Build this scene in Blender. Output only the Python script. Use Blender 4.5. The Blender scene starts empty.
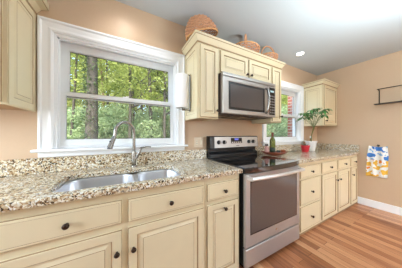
import bpy, bmesh, math, random
from mathutils import Vector, Matrix
random.seed(7)
PI = math.pi
SC = bpy.context.scene
COL = SC.collection

# ------------------------------------------------------------------ camera
cam_d = bpy.data.cameras.new('camera')
cam = bpy.data.objects.new('camera', cam_d); COL.objects.link(cam)
cam.location = (0, -1.615, 1.214)
cam.rotation_euler = (PI/2, 0, math.radians(-28.35))
cam_d.sensor_width = 36; cam_d.lens = 148.1*36/402
cam_d.shift_x = -0.2/402; cam_d.shift_y = 0.67/402
cam_d.clip_start = 0.02; cam_d.clip_end = 300
SC.camera = cam
# ------------------------------------------------------------------ world, sun, room light
W = bpy.data.worlds.new('world'); SC.world = W; W.use_nodes = True
nt = W.node_tree; bg = nt.nodes['Background']
sky = nt.nodes.new('ShaderNodeTexSky'); sky.sky_type = 'NISHITA'
sky.sun_disc = False; sky.sun_elevation = math.radians(48); sky.sun_rotation = math.radians(200)
sky.dust_density = 2.5; sky.air_density = 1.0
nt.links.new(sky.outputs[0], bg.inputs[0]); bg.inputs[1].default_value = 1.0
def lamp(name, kind, loc, rot, energy, color=(1,1,1), **k):
    l = bpy.data.lights.new(name, kind); l.energy = energy; l.color = color
    for a, v in k.items(): setattr(l, a, v)
    o = bpy.data.objects.new(name, l); COL.objects.link(o); o.location = loc; o.rotation_euler = rot
    return o
lamp('sun', 'SUN', (0,0,20), (math.radians(42), 0, math.radians(-35)), 4.2, (1,.95,.85), angle=math.radians(1.5))
# added fill lamps, set in the two made-up openings out of view
lamp('rear_fill', 'AREA', (2.7,-4.25,1.3), (math.radians(90),0,0), 16, (.82,.92,1), shape='RECTANGLE', size=1.5, size_y=1.9)
lamp('side_fill', 'AREA', (-1.95,-1.15,1.6), (math.radians(90),0,math.radians(-90)), 44, (.78,.91,1), shape='RECTANGLE', size=1.2, size_y=1.1)
lamp('ceiling_fill', 'AREA', (1.7,-1.9,1.75), (math.radians(180),0,0), 66, (.78,.92,1), shape='DISK', size=.6)  # unseen disc lamp added to brighten the ceiling from below
vs = SC.view_settings
vs.view_transform = 'Standard'; vs.look = 'None'; vs.exposure = 0.17; vs.gamma = 1; vs.use_curve_mapping = False

# ------------------------------------------------------------------ materials
def lin(c):
    return tuple(((v/255)/12.92 if v/255 <= .04045 else ((v/255+.055)/1.055)**2.4) for v in c)+(1,)
def mat(name, rgb, rough=.5, metal=0, spec=.5, noise=0, nscale=20, bump=0, coat=0, trans=0, emit=None, estr=0, alpha=1):
    m = bpy.data.materials.new(name); m.use_nodes = True
    n = m.node_tree.nodes; l = m.node_tree.links; b = n['Principled BSDF']
    b.inputs['Base Color'].default_value = lin(rgb); b.inputs['Roughness'].default_value = rough
    b.inputs['Metallic'].default_value = metal; b.inputs['Specular IOR Level'].default_value = spec
    b.inputs['Coat Weight'].default_value = coat; b.inputs['Transmission Weight'].default_value = trans
    if emit: b.inputs['Emission Color'].default_value = lin(emit); b.inputs['Emission Strength'].default_value = estr
    if noise or bump:
        tc = n.new('ShaderNodeTexCoord'); nz = n.new('ShaderNodeTexNoise'); nz.inputs['Scale'].default_value = nscale
        nz.inputs['Detail'].default_value = 4
        l.new(tc.outputs['Object'], nz.inputs['Vector'])
        if noise:
            r = n.new('ShaderNodeMix'); r.data_type = 'RGBA'
            c = lin(rgb); r.inputs[6].default_value = tuple(x*(1-noise) for x in c[:3])+(1,)
            r.inputs[7].default_value = tuple(min(1, x*(1+noise)) for x in c[:3])+(1,)
            l.new(nz.outputs['Fac'], r.inputs[0]); l.new(r.outputs[2], b.inputs['Base Color'])
        if bump:
            bp = n.new('ShaderNodeBump'); bp.inputs['Strength'].default_value = bump; bp.inputs['Distance'].default_value = .002
            l.new(nz.outputs['Fac'], bp.inputs['Height']); l.new(bp.outputs[0], b.inputs['Normal'])
    return m
M = {}
M['wall'] = mat('tan_wall_paint', (207,179,149), .42, noise=.03, nscale=60, bump=.12)
M['ceiling'] = mat('ceiling_paint', (198,205,208), .8, noise=.01, nscale=40, bump=.1)
M['steel_mw'] = mat('microwave_steel', (176,171,166), .42, metal=.8)
M['white'] = mat('white_trim_paint', (246,249,252), .32)
M['vinyl'] = mat('white_vinyl', (238,241,242), .3)
M['cream'] = mat('cream_cabinet_paint', (225,211,176), .38, noise=.035, nscale=9)
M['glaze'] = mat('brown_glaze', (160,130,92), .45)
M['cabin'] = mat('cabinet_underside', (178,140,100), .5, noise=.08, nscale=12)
M['dark_gap'] = mat('dark_recess', (30,26,22), .8)
M['bronze'] = mat('dark_bronze', (70,58,50), .3, metal=.9)
M['steel'] = mat('stainless_steel', (196,194,193), .42, metal=.8, noise=.03, nscale=5)
M['sink'] = mat('sink_steel', (222,223,226), .36, metal=.9)
M['chrome'] = mat('brushed_nickel', (160,157,152), .26, metal=1)
M['handle'] = mat('satin_steel_handle', (226,226,226), .38, metal=.75)
M['black'] = mat('black_enamel', (26,26,28), .25)
M['blackglass'] = mat('black_ceramic_glass', (18,19,22), .06, spec=.7, coat=.3)
M['ovenglass'] = mat('oven_glass', (84,78,76), .10, spec=.8, coat=.4)
M['micglass'] = mat('microwave_glass', (84,78,76), .12, spec=.6)
M['plate'] = mat('ivory_plate', (226,205,178), .4)
M['plate2'] = mat('ivory_receptacle', (238,224,200), .35)
M['paper'] = mat('paper_towel', (248,248,248), .9, bump=.4, nscale=90)
M['wicker'] = mat('wicker', (204,150,112), .6, noise=.4, nscale=40)
M['wicker2'] = mat('pale_wicker_rim', (214,160,104), .6, noise=.25, nscale=40)
M['red'] = mat('red_ceramic', (214,48,62), .3)
M['whitecer'] = mat('white_ceramic', (240,238,236), .25)
M['soil'] = mat('soil', (58,44,34), .9)
M['leafin'] = mat('houseplant_leaf', (70,128,62), .35, noise=.3, nscale=14)
M['leafin2'] = mat('houseplant_leaf_pale', (120,165,110), .3, noise=.25, nscale=14)
M['stem'] = mat('green_stem', (112,120,70), .6)
M['traywood'] = mat('red_brown_tray', (120,58,36), .35, noise=.2, nscale=20)
M['bottle'] = mat('green_bottle_glass', (120,132,26), .05, trans=.75)
M['bottle_dark'] = mat('dark_label', (30,48,34), .4)
M['foil'] = mat('bottle_foil', (120,54,36), .35)
M['pinkgl'] = mat('pink_soap', (226,170,160), .15, trans=.4)
M['copper'] = mat('copper_cup', (214,130,96), .25, metal=.7)
M['blueglass'] = mat('grey_glass', (150,165,170), .08, trans=.8)
M['towelw'] = mat('towel_cloth', (236,236,232), .9, bump=.3, nscale=120)
M['display'] = mat('range_display', (28,30,60), .2, emit=(110,120,235), estr=.9)
M['iron'] = mat('dark_iron', (60,50,44), .4, metal=.7)
M['lampglow'] = mat('lamp_lens', (255,250,240), .4, emit=(255,246,230), estr=14)
M['bark'] = mat('grey_bark', (104,96,84), .9, noise=.5, nscale=7, bump=1)
M['bark2'] = mat('brown_bark', (128,108,86), .9, noise=.45, nscale=9, bump=1)
M['ground'] = mat('forest_floor', (120,112,76), .95, noise=.4, nscale=2)
M['shade'] = mat('olive_siding', (150,146,130), .7)
M['flower'] = mat('orange_petals', (240,130,40), .6)

def glass_mat():
    m = bpy.data.materials.new('window_glass'); m.use_nodes = True
    n = m.node_tree.nodes; l = m.node_tree.links; n.remove(n['Principled BSDF'])
    t = n.new('ShaderNodeBsdfTransparent'); g = n.new('ShaderNodeBsdfGlossy'); g.inputs['Roughness'].default_value = .02
    lw = n.new('ShaderNodeLayerWeight'); lw.inputs[0].default_value = .5
    pw = n.new('ShaderNodeMath'); pw.operation = 'POWER'; pw.inputs[1].default_value = 5; l.new(lw.outputs['Facing'], pw.inputs[0])
    f = n.new('ShaderNodeMath'); f.operation = 'MULTIPLY_ADD'; f.inputs[1].default_value = .6; f.inputs[2].default_value = .035; l.new(pw.outputs[0], f.inputs[0]); x = n.new('ShaderNodeMixShader')
    l.new(f.outputs[0], x.inputs[0]); l.new(t.outputs[0], x.inputs[1]); l.new(g.outputs[0], x.inputs[2])
    l.new(x.outputs[0], n['Material Output'].inputs[0]); return m
M['glass'] = glass_mat()
def screen_mat():
    m = bpy.data.materials.new('insect_screen'); m.use_nodes = True
    n = m.node_tree.nodes; l = m.node_tree.links; b = n['Principled BSDF']
    b.inputs['Base Color'].default_value = lin((165,172,168)); b.inputs['Alpha'].default_value = .13
    b.inputs['Roughness'].default_value = .8
    return m
M['screen'] = screen_mat()

def leaf_mat(name, c1, c2, sc=1.2):
    m = bpy.data.materials.new(name); m.use_nodes = True
    n = m.node_tree.nodes; l = m.node_tree.links; n.remove(n['Principled BSDF'])
    tc = n.new('ShaderNodeTexCoord'); nz = n.new('ShaderNodeTexNoise'); nz.inputs['Scale'].default_value = sc; nz.inputs['Detail'].default_value = 6
    nz.inputs['Roughness'].default_value = .8
    l.new(tc.outputs['Object'], nz.inputs['Vector'])
    r = n.new('ShaderNodeValToRGB'); r.color_ramp.elements[0].position = .36; r.color_ramp.elements[1].position = .64
    r.color_ramp.elements[0].color = lin(c1); r.color_ramp.elements[1].color = lin(c2)  # dark ramp end puts shade among the leaves into their colour
    l.new(nz.outputs['Fac'], r.inputs[0])
    d = n.new('ShaderNodeBsdfDiffuse'); t = n.new('ShaderNodeBsdfTranslucent'); x = n.new('ShaderNodeMixShader'); x.inputs[0].default_value = .42
    l.new(r.outputs[0], d.inputs[0]); l.new(r.outputs[0], t.inputs[0])
    l.new(d.outputs[0], x.inputs[1]); l.new(t.outputs[0], x.inputs[2]); l.new(x.outputs[0], n['Material Output'].inputs[0])
    return m
M['leafA'] = leaf_mat('oak_leaves', (72,98,42), (206,216,128), 2.2)
M['leafB'] = leaf_mat('understory_leaves', (92,124,76), (204,222,172), 2.5)
M['ivy'] = leaf_mat('ivy_leaves', (48,62,40), (120,136,98), 3)
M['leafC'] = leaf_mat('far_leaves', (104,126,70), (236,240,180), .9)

def granite():
    m = bpy.data.materials.new('speckled_granite'); m.use_nodes = True
    n = m.node_tree.nodes; l = m.node_tree.links; b = n['Principled BSDF']
    tc = n.new('ShaderNodeTexCoord'); dn = n.new('ShaderNodeTexNoise'); dn.inputs['Scale'].default_value = 45; dn.inputs['Detail'].default_value = 3
    l.new(tc.outputs['Object'], dn.inputs['Vector'])
    mx = n.new('ShaderNodeMix'); mx.data_type = 'VECTOR'; mx.inputs[0].default_value = .03
    l.new(tc.outputs['Object'], mx.inputs[4]); l.new(dn.outputs['Color'], mx.inputs[5])
    v = n.new('ShaderNodeTexVoronoi'); v.inputs['Scale'].default_value = 125; l.new(mx.outputs[1], v.inputs['Vector'])
    sp = n.new('ShaderNodeSeparateColor'); l.new(v.outputs['Color'], sp.inputs[0])
    big = n.new('ShaderNodeTexNoise'); big.inputs['Scale'].default_value = 13; big.inputs['Detail'].default_value = 5
    l.new(tc.outputs['Object'], big.inputs['Vector'])
    ad = n.new('ShaderNodeMath'); ad.operation = 'MULTIPLY_ADD'; ad.inputs[1].default_value = 1.1; ad.inputs[2].default_value = -.55
    l.new(big.outputs['Fac'], ad.inputs[0])
    ad2 = n.new('ShaderNodeMath'); ad2.operation = 'ADD'; ad2.use_clamp = True
    l.new(sp.outputs[0], ad2.inputs[0]); l.new(ad.outputs[0], ad2.inputs[1])
    r = n.new('ShaderNodeValToRGB'); r.color_ramp.interpolation = 'CONSTANT'; e = r.color_ramp.elements
    stops = [(0,(70,58,44)),(.09,(134,104,72)),(.22,(180,150,112)),(.38,(210,194,160)),(.56,(230,224,206)),(.74,(198,180,148)),(.86,(240,240,232)),(.965,(128,122,112))]
    e[0].position = 0; e[0].color = lin(stops[0][1]); e[1].position = .1; e[1].color = lin(stops[1][1])
    for p, c in stops[2:]:
        q = e.new(p); q.color = lin(c)
    l.new(ad2.outputs[0], r.inputs[0]); l.new(r.outputs[0], b.inputs['Base Color'])
    b.inputs['Roughness'].default_value = .16; b.inputs['Specular IOR Level'].default_value = .6
    return m
M['granite'] = granite()

def floor_mat():
    m = bpy.data.materials.new('oak_strip_floor'); m.use_nodes = True
    n = m.node_tree.nodes; l = m.node_tree.links; b = n['Principled BSDF']
    tc = n.new('ShaderNodeTexCoord'); mp = n.new('ShaderNodeMapping'); mp.inputs['Rotation'].default_value = (0,0,PI/2)
    l.new(tc.outputs['Object'], mp.inputs['Vector'])
    br = n.new('ShaderNodeTexBrick'); br.inputs['Scale'].default_value = 1; br.inputs['Brick Width'].default_value = 1.3
    br.inputs['Row Height'].default_value = .082; br.inputs['Mortar Size'].default_value = .0016; br.offset = .37
    br.inputs['Color1'].default_value = (0,0,0,1); br.inputs['Color2'].default_value = (1,1,1,1); br.inputs['Mortar'].default_value = (0,0,0,1)
    l.new(mp.outputs[0], br.inputs['Vector'])
    mp2 = n.new('ShaderNodeMapping'); mp2.inputs['Scale'].default_value = (14,1.2,1); l.new(tc.outputs['Object'], mp2.inputs['Vector'])
    nz = n.new('ShaderNodeTexNoise'); nz.inputs['Scale'].default_value = 3; nz.inputs['Detail'].default_value = 6; l.new(mp2.outputs[0], nz.inputs['Vector'])
    a = n.new('ShaderNodeMix'); a.data_type = 'FLOAT'; a.inputs[0].default_value = .5
    l.new(br.outputs['Color'], a.inputs[2]); l.new(nz.outputs['Fac'], a.inputs[3])
    r = n.new('ShaderNodeValToRGB'); e = r.color_ramp.elements
    e[0].position = .12; e[0].color = lin((112,60,34)); e[1].position = .82; e[1].color = lin((216,164,122))
    q = e.new(.45); q.color = lin((170,108,70))
    l.new(a.outputs[0], r.inputs[0])
    mm = n.new('ShaderNodeMix'); mm.data_type = 'RGBA'; l.new(br.outputs['Fac'], mm.inputs[0])
    l.new(r.outputs[0], mm.inputs[6]); mm.inputs[7].default_value = lin((84,48,28)); l.new(mm.outputs[2], b.inputs['Base Color'])
    b.inputs['Roughness'].default_value = .28
    return m
M['floor'] = floor_mat()

def brick_mat():
    m = bpy.data.materials.new('red_brick'); m.use_nodes = True
    n = m.node_tree.nodes; l = m.node_tree.links; b = n['Principled BSDF']
    tc = n.new('ShaderNodeTexCoord'); sx = n.new('ShaderNodeSeparateXYZ'); cx = n.new('ShaderNodeCombineXYZ'); ad = n.new('ShaderNodeMath')
    l.new(tc.outputs['Object'], sx.inputs[0]); l.new(sx.outputs[0], ad.inputs[0]); l.new(sx.outputs[1], ad.inputs[1])
    l.new(ad.outputs[0], cx.inputs[0]); l.new(sx.outputs[2], cx.inputs[1])
    br = n.new('ShaderNodeTexBrick'); br.inputs['Scale'].default_value = 1; br.inputs['Brick Width'].default_value = .21
    br.inputs['Row Height'].default_value = .075; br.inputs['Mortar Size'].default_value = .008
    br.inputs['Color1'].default_value = lin((150,82,64)); br.inputs['Color2'].default_value = lin((184,112,92)); br.inputs['Mortar'].default_value = lin((200,190,178))
    l.new(cx.outputs[0], br.inputs['Vector']); l.new(br.outputs['Color'], b.inputs['Base Color']); b.inputs['Roughness'].default_value = .9
    return m
M['brick'] = brick_mat()

def towel_mat():
    m = bpy.data.materials.new('printed_towel'); m.use_nodes = True
    n = m.node_tree.nodes; l = m.node_tree.links; b = n['Principled BSDF']; b.inputs['Roughness'].default_value = .9
    tc = n.new('ShaderNodeTexCoord'); sx = n.new('ShaderNodeSeparateXYZ'); l.new(tc.outputs['Object'], sx.inputs[0])
    nz = n.new('ShaderNodeTexNoise'); nz.inputs['Scale'].default_value = 14; nz.inputs['Detail'].default_value = 1; l.new(tc.outputs['Object'], nz.inputs['Vector'])
    r = n.new('ShaderNodeValToRGB'); r.color_ramp.interpolation = 'CONSTANT'; e = r.color_ramp.elements
    e[0].position = 0; e[0].color = lin((70,130,205)); e[1].position = .44; e[1].color = lin((240,240,236)); q = e.new(.62); q.color = lin((140,190,230))
    r2 = n.new('ShaderNodeValToRGB'); r2.color_ramp.interpolation = 'CONSTANT'; e = r2.color_ramp.elements
    e[0].position = 0; e[0].color = lin((236,186,70)); e[1].position = .47; e[1].color = lin((240,240,236)); q = e.new(.63); q.color = lin((240,150,60))
    l.new(nz.outputs['Fac'], r.inputs[0]); l.new(nz.outputs['Fac'], r2.inputs[0])
    lt = n.new('ShaderNodeMath'); lt.operation = 'LESS_THAN'; lt.inputs[1].default_value = .8; l.new(sx.outputs[2], lt.inputs[0])
    x = n.new('ShaderNodeMix'); x.data_type = 'RGBA'; l.new(lt.outputs[0], x.inputs[0]); l.new(r.outputs[0], x.inputs[6]); l.new(r2.outputs[0], x.inputs[7])
    l.new(x.outputs[2], b.inputs['Base Color']); return m
M['towel'] = towel_mat()

# ------------------------------------------------------------------ mesh helpers
class MB:
    """collects shapes for one mesh object; per-face material index"""
    def __init__(s): s.v = []; s.f = []; s.m = []
    def add(s, vs, fs, mi=0):
        o = len(s.v); s.v += [tuple(p) for p in vs]; s.f += [tuple(o+i for i in f) for f in fs]; s.m += [mi]*len(fs)
    def box(s, x0, x1, y0, y1, z0, z1, mi=0):
        s.add([(x0,y0,z0),(x1,y0,z0),(x1,y1,z0),(x0,y1,z0),(x0,y0,z1),(x1,y0,z1),(x1,y1,z1),(x0,y1,z1)],
              [(0,3,2,1),(4,5,6,7),(0,1,5,4),(1,2,6,5),(2,3,7,6),(3,0,4,7)], mi)
    def tube(s, pts, rad, n=8, mi=0, closed=False):
        pts = [Vector(p) for p in pts]; N = len(pts)
        if not hasattr(rad, '__len__'): rad = [rad]*N
        up = None; rings = []
        for i, p in enumerate(pts):
            a = pts[(i-1) % N] if (closed or i > 0) else p; b = pts[(i+1) % N] if (closed or i < N-1) else p
            t = (b-a).normalized()
            if up is None: up = t.orthogonal().normalized()
            else:
                up = up - t*up.dot(t)
                up = up.normalized() if up.length > 1e-6 else t.orthogonal().normalized()
            w = t.cross(up)
            rings.append([p+(up*math.cos(2*PI*k/n)+w*math.sin(2*PI*k/n))*rad[i] for k in range(n)])
        vs = [q for r in rings for q in r]; fs = []
        for i in range(N if closed else N-1):
            j = (i+1) % N
            for k in range(n): fs.append((i*n+k, i*n+(k+1) % n, j*n+(k+1) % n, j*n+k))
        if not closed: fs += [tuple(reversed(range(n))), tuple((N-1)*n+k for k in range(n))]
        s.add(vs, fs, mi)
    def lathe(s, prof, c=(0,0,0), n=24, mi=0, axis='z', sx=1, sy=1):
        """prof = [(r, h)], closed if it starts/ends at r=0"""
        vs = []; fs = []
        for r, h in prof:
            for k in range(n):
                a = 2*PI*k/n; x, y = r*math.cos(a)*sx, r*math.sin(a)*sy
                p = (x,y,h) if axis == 'z' else ((x,-h,y) if axis == '-y' else ((h,x,y) if axis == 'x' else (x,h,-y)))
                vs.append((c[0]+p[0], c[1]+p[1], c[2]+p[2]))
        for i in range(len(prof)-1):
            for k in range(n): fs.append((i*n+k, i*n+(k+1) % n, (i+1)*n+(k+1) % n, (i+1)*n+k))
        s.add(vs, fs, mi)
    def panel(s, mp, u0, u1, v0, v1, back, rings, mi=0, gl=1):
        """framed panel: rings = [(inset, depth, glaze?)], mp(u, v, d) -> world"""
        vs = [mp(u,v,back) for u, v in ((u0,v0),(u1,v0),(u1,v1),(u0,v1))]; fs = [((3,2,1,0), mi)]
        for k, (i, d, g) in enumerate(rings):
            vs += [mp(u,v,d) for u, v in ((u0+i,v0+i),(u1-i,v0+i),(u1-i,v1-i),(u0+i,v1-i))]
            a, b = 4*k, 4*k+4
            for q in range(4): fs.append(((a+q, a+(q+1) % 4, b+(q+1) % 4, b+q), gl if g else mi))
        b = 4*len(rings); fs.append(((b,b+1,b+2,b+3), mi))
        o = len(s.v); s.v += [tuple(p) for p in vs]
        for f, m_ in fs: s.f.append(tuple(o+i for i in f)); s.m.append(m_)
    def prism(s, prof, x0, x1, ax='x', mi=0, cap=True):
        """profile [(a, z)] swept: ax 'x' -> a is y; ax 'y' -> a is x"""
        n = len(prof)
        vs = [((x, a, z) if ax == 'x' else (a, x, z)) for x in (x0, x1) for a, z in prof]
        fs = [(k, (k+1) % n, n+(k+1) % n, n+k) for k in range(n)]
        if cap: fs += [tuple(reversed(range(n))), tuple(range(n, 2*n))]
        s.add(vs, fs, mi)
    def build(s, name, mats, parent=None, smooth=False, bevel=0, recalc=True, angle=None):
        if not isinstance(mats, (list, tuple)): mats = [mats]
        me = bpy.data.meshes.new(name)
        off = Vector(parent.location) if (parent is not None and parent.type == 'EMPTY') else Vector((0,0,0))
        if parent is not None and parent.parent is not None: off = Vector((0,0,0))
        me.from_pydata(s.v, [], s.f); me.update()
        for m_ in mats: me.materials.append(m_)
        for p, mi in zip(me.polygons, s.m): p.material_index = mi
        if recalc:
            bm = bmesh.new(); bm.from_mesh(me); bmesh.ops.remove_doubles(bm, verts=bm.verts, dist=1e-5)
            bmesh.ops.recalc_face_normals(bm, faces=bm.faces); bm.to_mesh(me); bm.free()
        if smooth:
            for p in me.polygons: p.use_smooth = True
            if angle:
                me.set_sharp_from_angle(angle=math.radians(angle))
        o = bpy.data.objects.new(name, me); COL.objects.link(o)
        if parent is not None:
            o.parent = parent; root = parent
            while root.parent is not None: root = root.parent
            o.matrix_parent_inverse = Matrix.Identity(4)
            if parent is root and root.type == 'EMPTY': o.location = -root.location
        if bevel:
            b = o.modifiers.new('bevel', 'BEVEL'); b.width = bevel; b.segments = 2; b.limit_method = 'ANGLE'; b.angle_limit = math.radians(40)
        return o
def box(name, x0, x1, y0, y1, z0, z1, m, parent=None, bevel=0):
    b = MB(); b.box(x0,x1,y0,y1,z0,z1); return b.build(name, m, parent, bevel=bevel)
def thing(name, label, cat, loc=(0,0,0), group=None):
    o = bpy.data.objects.new(name, None); COL.objects.link(o); o.location = loc; o.empty_display_size = .05
    return tag(o, label, cat, group)
def tag(o, label, cat, group=None):
    o['label'] = label; o['category'] = cat
    if group: o['group'] = group
    return o
def struct(o): o['kind'] = 'structure'; return o

XR, ZC, YB, XL = 3.70, 2.48, -4.3, -2.0
FY = -.61                      # face of base cabinets
# ------------------------------------------------------------------ the room shell
struct(box('floor', XL-.12, XR+.12, YB-.12, .14, -.08, 0, M['floor']))
struct(box('ceiling', XL-.12, XR+.12, YB-.12, .14, ZC, ZC+.1, M['ceiling']))
def wall_with_holes(name, ax, a0, a1, b0, b1, holes, m):
    """wall spanning a0..a1 along ax and b0..b1 thick, holes = [(a0,a1,z0,z1)]"""
    w = MB()
    def bx(p, q, z0, z1):
        if ax == 'x': w.box(p,q,b0,b1,z0,z1)
        else: w.box(b0,b1,p,q,z0,z1)
    cur = a0
    for (p, q, z0, z1) in sorted(holes):
        bx(cur, p, 0, ZC); 
        if z0 > 0: bx(p, q, 0, z0)
        bx(p, q, z1, ZC); cur = q
    bx(cur, a1, 0, ZC)
    return struct(w.build(name, m))
WIN = [(-.48,.56,1.10,2.035), (2.06,3.045,1.10,2.055)]
wall_with_holes('wall_back', 'x', XL-.12, XR+.12, 0, .14, WIN, M['wall'])
wall_with_holes('wall_right', 'y', YB-.12, 0, XR, XR+.12, [], M['wall'])
wall_with_holes('wall_left', 'y', YB-.12, 0, XL-.12, XL, [(-1.95,-.4,.85,2.3)], M['wall'])
wall_with_holes('wall_front', 'x', XL, XR, YB-.12, YB, [(1.9,3.5,.25,2.25)], M['wall'])

def window(idx, x0, x1, z0, z1, mid):
    """double-hung window set in the opening x0..x1, z0..z1 of the back wall"""
    w = MB()                     # the casing and jamb lining
    cw = .085
    prof = [(0,0),(-.022,0),(-.024,.012),(-.016,.022),(-.016,.055),(-.02,.07),(-.012,.085),(0,.085)]   # (y, distance out from the opening edge reversed)
    def mitred(path):
        pass
    # casing: three mitred boards with a stepped profile, outer edge thickest
    steps = [(.085,0),(.085,-.024),(.072,-.026),(.062,-.017),(.03,-.014),(.012,-.018),(0,-.012),(0,0)]
    ring = []
    for d, y in steps:
        ring.append([(x0-d, y, z0-.0), (x0-d, y, z1+d*1.12), (x1+d, y, z1+d*1.12), (x1+d, y, z0-.0)])
    vs = [p for r in ring for p in r]; fs = []; n = len(steps)
    for i in range(n-1):
        for k in range(3): fs.append((i*4+k, i*4+k+1, (i+1)*4+k+1, (i+1)*4+k))
    fs += [tuple(i*4 for i in range(n)), tuple(i*4+3 for i in range(n))]
    w.add(vs, fs)
    fr = w.build('window_%d' % idx, M['white'], recalc=True); struct(fr)
    j = MB(); t = .02
    j.box(x0,x0+t,-.0,.135,z0,z1); j.box(x1-t,x1,0,.135,z0,z1); j.box(x0+t,x1-t,0,.135,z1-t,z1)
    j.box(x0+t,x1-t,.02,.135,z0-.0,z0+.018)
    # stops
    j.box(x0+t,x0+t+.012,.015,.032,z0,z1-t); j.box(x1-t-.012,x1-t,.015,.032,z0,z1-t); j.box(x0+t,x1-t,.015,.032,z1-t-.012,z1-t)
    j.build('jamb', M['white'], fr)
    st = MB(); st.prism([(.02,z0-.022),(-.055,z0-.022),(-.062,z0-.016),(-.062,z0-.006),(-.055,z0),(.02,z0)], x0-cw-.025, x1+cw+.025)
    st.build('window_stool', M['white'], fr)
    ap = MB(); ap.prism([(0,z0-.064),(-.014,z0-.064),(-.018,z0-.056),(-.018,z0-.023),(0,z0-.023)], x0-cw, x1+cw)
    ap.build('apron', M['white'], fr)
    def sash(nm, y, za, zb, ds, sw=.042):
        s_ = MB(); a, b = x0+t, x1-t; d = .028
        s_.box(a,a+sw,y,y+d,za,zb); s_.box(b-sw,b,y,y+d,za,zb); s_.box(a+sw,b-sw,y,y+d,za,za+ds[0]); s_.box(a+sw,b-sw,y,y+d,zb-ds[1],zb)
        # inner glazing bead
        g0, g1, h0, h1 = a+sw, b-sw, za+ds[0], zb-ds[1]
        for q in ((g0,g0+.006,h0,h1),(g1-.006,g1,h0,h1),(g0+.006,g1-.006,h0,h0+.006),(g0+.006,g1-.006,h1-.006,h1)): s_.box(q[0],q[1],y+.008,y+.02,q[2],q[3])
        o = s_.build(nm, M['vinyl'], fr, bevel=.002)
        g = MB(); g.add([(g0+.004,y+.013,h0+.004),(g1-.004,y+.013,h0+.004),(g1-.004,y+.013,h1-.004),(g0+.004,y+.013,h1-.004)],[(0,1,2,3)]); g.build('pane', M['glass'], o)
        e = MB()  # dark glazing gasket
        for q in ((g0+.005,g0+.009,h0+.005,h1-.005),(g1-.009,g1-.005,h0+.005,h1-.005),(g0+.006,g1-.006,h0+.005,h0+.009),(g0+.006,g1-.006,h1-.010,h1-.005)):
            e.box(q[0],q[1],y+.0085,y+.0115,q[2],q[3])
        e.build('gasket', M['dark_gap'], o)
        return o
    sash('upper_sash', .072, mid-.022, z1-t, (.038,.068), .056)
    lo = sash('lower_sash', .036, z0+.019, mid+.018, (.05,.034))
    lk = MB(); lk.box((x0+x1)/2-.025,(x0+x1)/2+.025,.04,.062,mid+.018,mid+.028); lk.tube([((x0+x1)/2,.05,mid+.03),((x0+x1)/2+.03,.05,mid+.034)],.005)
    lk.build('sash_lock', M['vinyl'], lo)
    sc = MB(); sc.add([(x0+t+.002,.118,z0+.02),(x1-t-.002,.118,z0+.02),(x1-t-.002,.118,mid),(x0+t+.002,.118,mid)],[(0,1,2,3)]); sc.build('insect_screen', M['screen'], fr)
    return fr
window(1, *WIN[0], 1.562); window(2, *WIN[1], 1.562)
struct(box('baseboard_right', XR-.014, XR, YB, FY-.01, 0, .12, M['white'], bevel=.004))
# unseen rear and side windows, added to bring fill light into the room
def glazed(name, ax, a0, a1, z0, z1, b):
    s_ = MB(); w = .07; mid = (a0+a1)/2
    def bx(p,q,r,t):
        if ax == 'x': s_.box(p,q,b,b+.05,r,t)
        else: s_.box(b,b+.05,p,q,r,t)
    bx(a0,a0+w,z0,z1); bx(a1-w,a1,z0,z1); bx(a0+w,a1-w,z0,z0+w); bx(a0+w,a1-w,z1-w,z1); bx(mid-.05,mid+.05,z0+w,z1-w)
    o = s_.build(name, M['white']); struct(o)
    g = MB()
    for p, q in ((a0+w,mid-.05),(mid+.05,a1-w)):
        c = [(p+.001,z0+w+.001),(q-.001,z0+w+.001),(q-.001,z1-w-.001),(p+.001,z1-w-.001)]
        g.add([((u,b+.02,v) if ax == 'x' else (b+.02,u,v)) for u, v in c], [(0,1,2,3)])
    g.build('pane', M['glass'], o)
glazed('window_3', 'x', 1.9, 3.5, .25, 2.25, YB-.09)
glazed('window_4', 'y', -1.95, -.4, .85, 2.3, XL-.09)

# ------------------------------------------------------------------ cabinets
front = lambda yf: (lambda u, v, d: (u, yf-d, v))
sidel = lambda xf: (lambda u, v, d: (xf-d, u, v))
sider = lambda xf: (lambda u, v, d: (xf+d, -u, v))
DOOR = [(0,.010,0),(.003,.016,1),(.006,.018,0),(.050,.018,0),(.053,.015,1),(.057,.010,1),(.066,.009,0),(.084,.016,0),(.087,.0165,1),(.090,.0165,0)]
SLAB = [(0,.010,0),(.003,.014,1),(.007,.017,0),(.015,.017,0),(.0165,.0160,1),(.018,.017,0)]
SIDE = [(0,.004,0),(.045,.004,0),(.049,.001,1),(.056,.0,0),(.075,.004,0),(.078,.004,1),(.080,.004,0)]
def narrow(rs, k): return [(i*k, d, g) for i, d, g in rs]
def knob(parent, x, y, z):
    k = MB(); k.lathe([(0,.0),(.0075,0),(.006,.004),(.005,.012),(.0095,.016),(.0145,.021),(.0155,.026),(.012,.031),(.005,.0335),(0,.034)], (x,y,z), 16, axis='-y')
    return k.build('knob', M['bronze'], parent, smooth=True)
def front_door(parent, x0, x1, z0, z1, yf, kx=None, kz=None, kind='door', k=1.0):
    b = MB(); rs = DOOR if kind == 'door' else SLAB
    b.panel(front(yf), x0, x1, z0, z1, 0.001, narrow(rs, k))
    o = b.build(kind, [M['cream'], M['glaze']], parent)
    if kx is not None: knob(o, kx, yf-.0165, kz)
    return o
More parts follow.
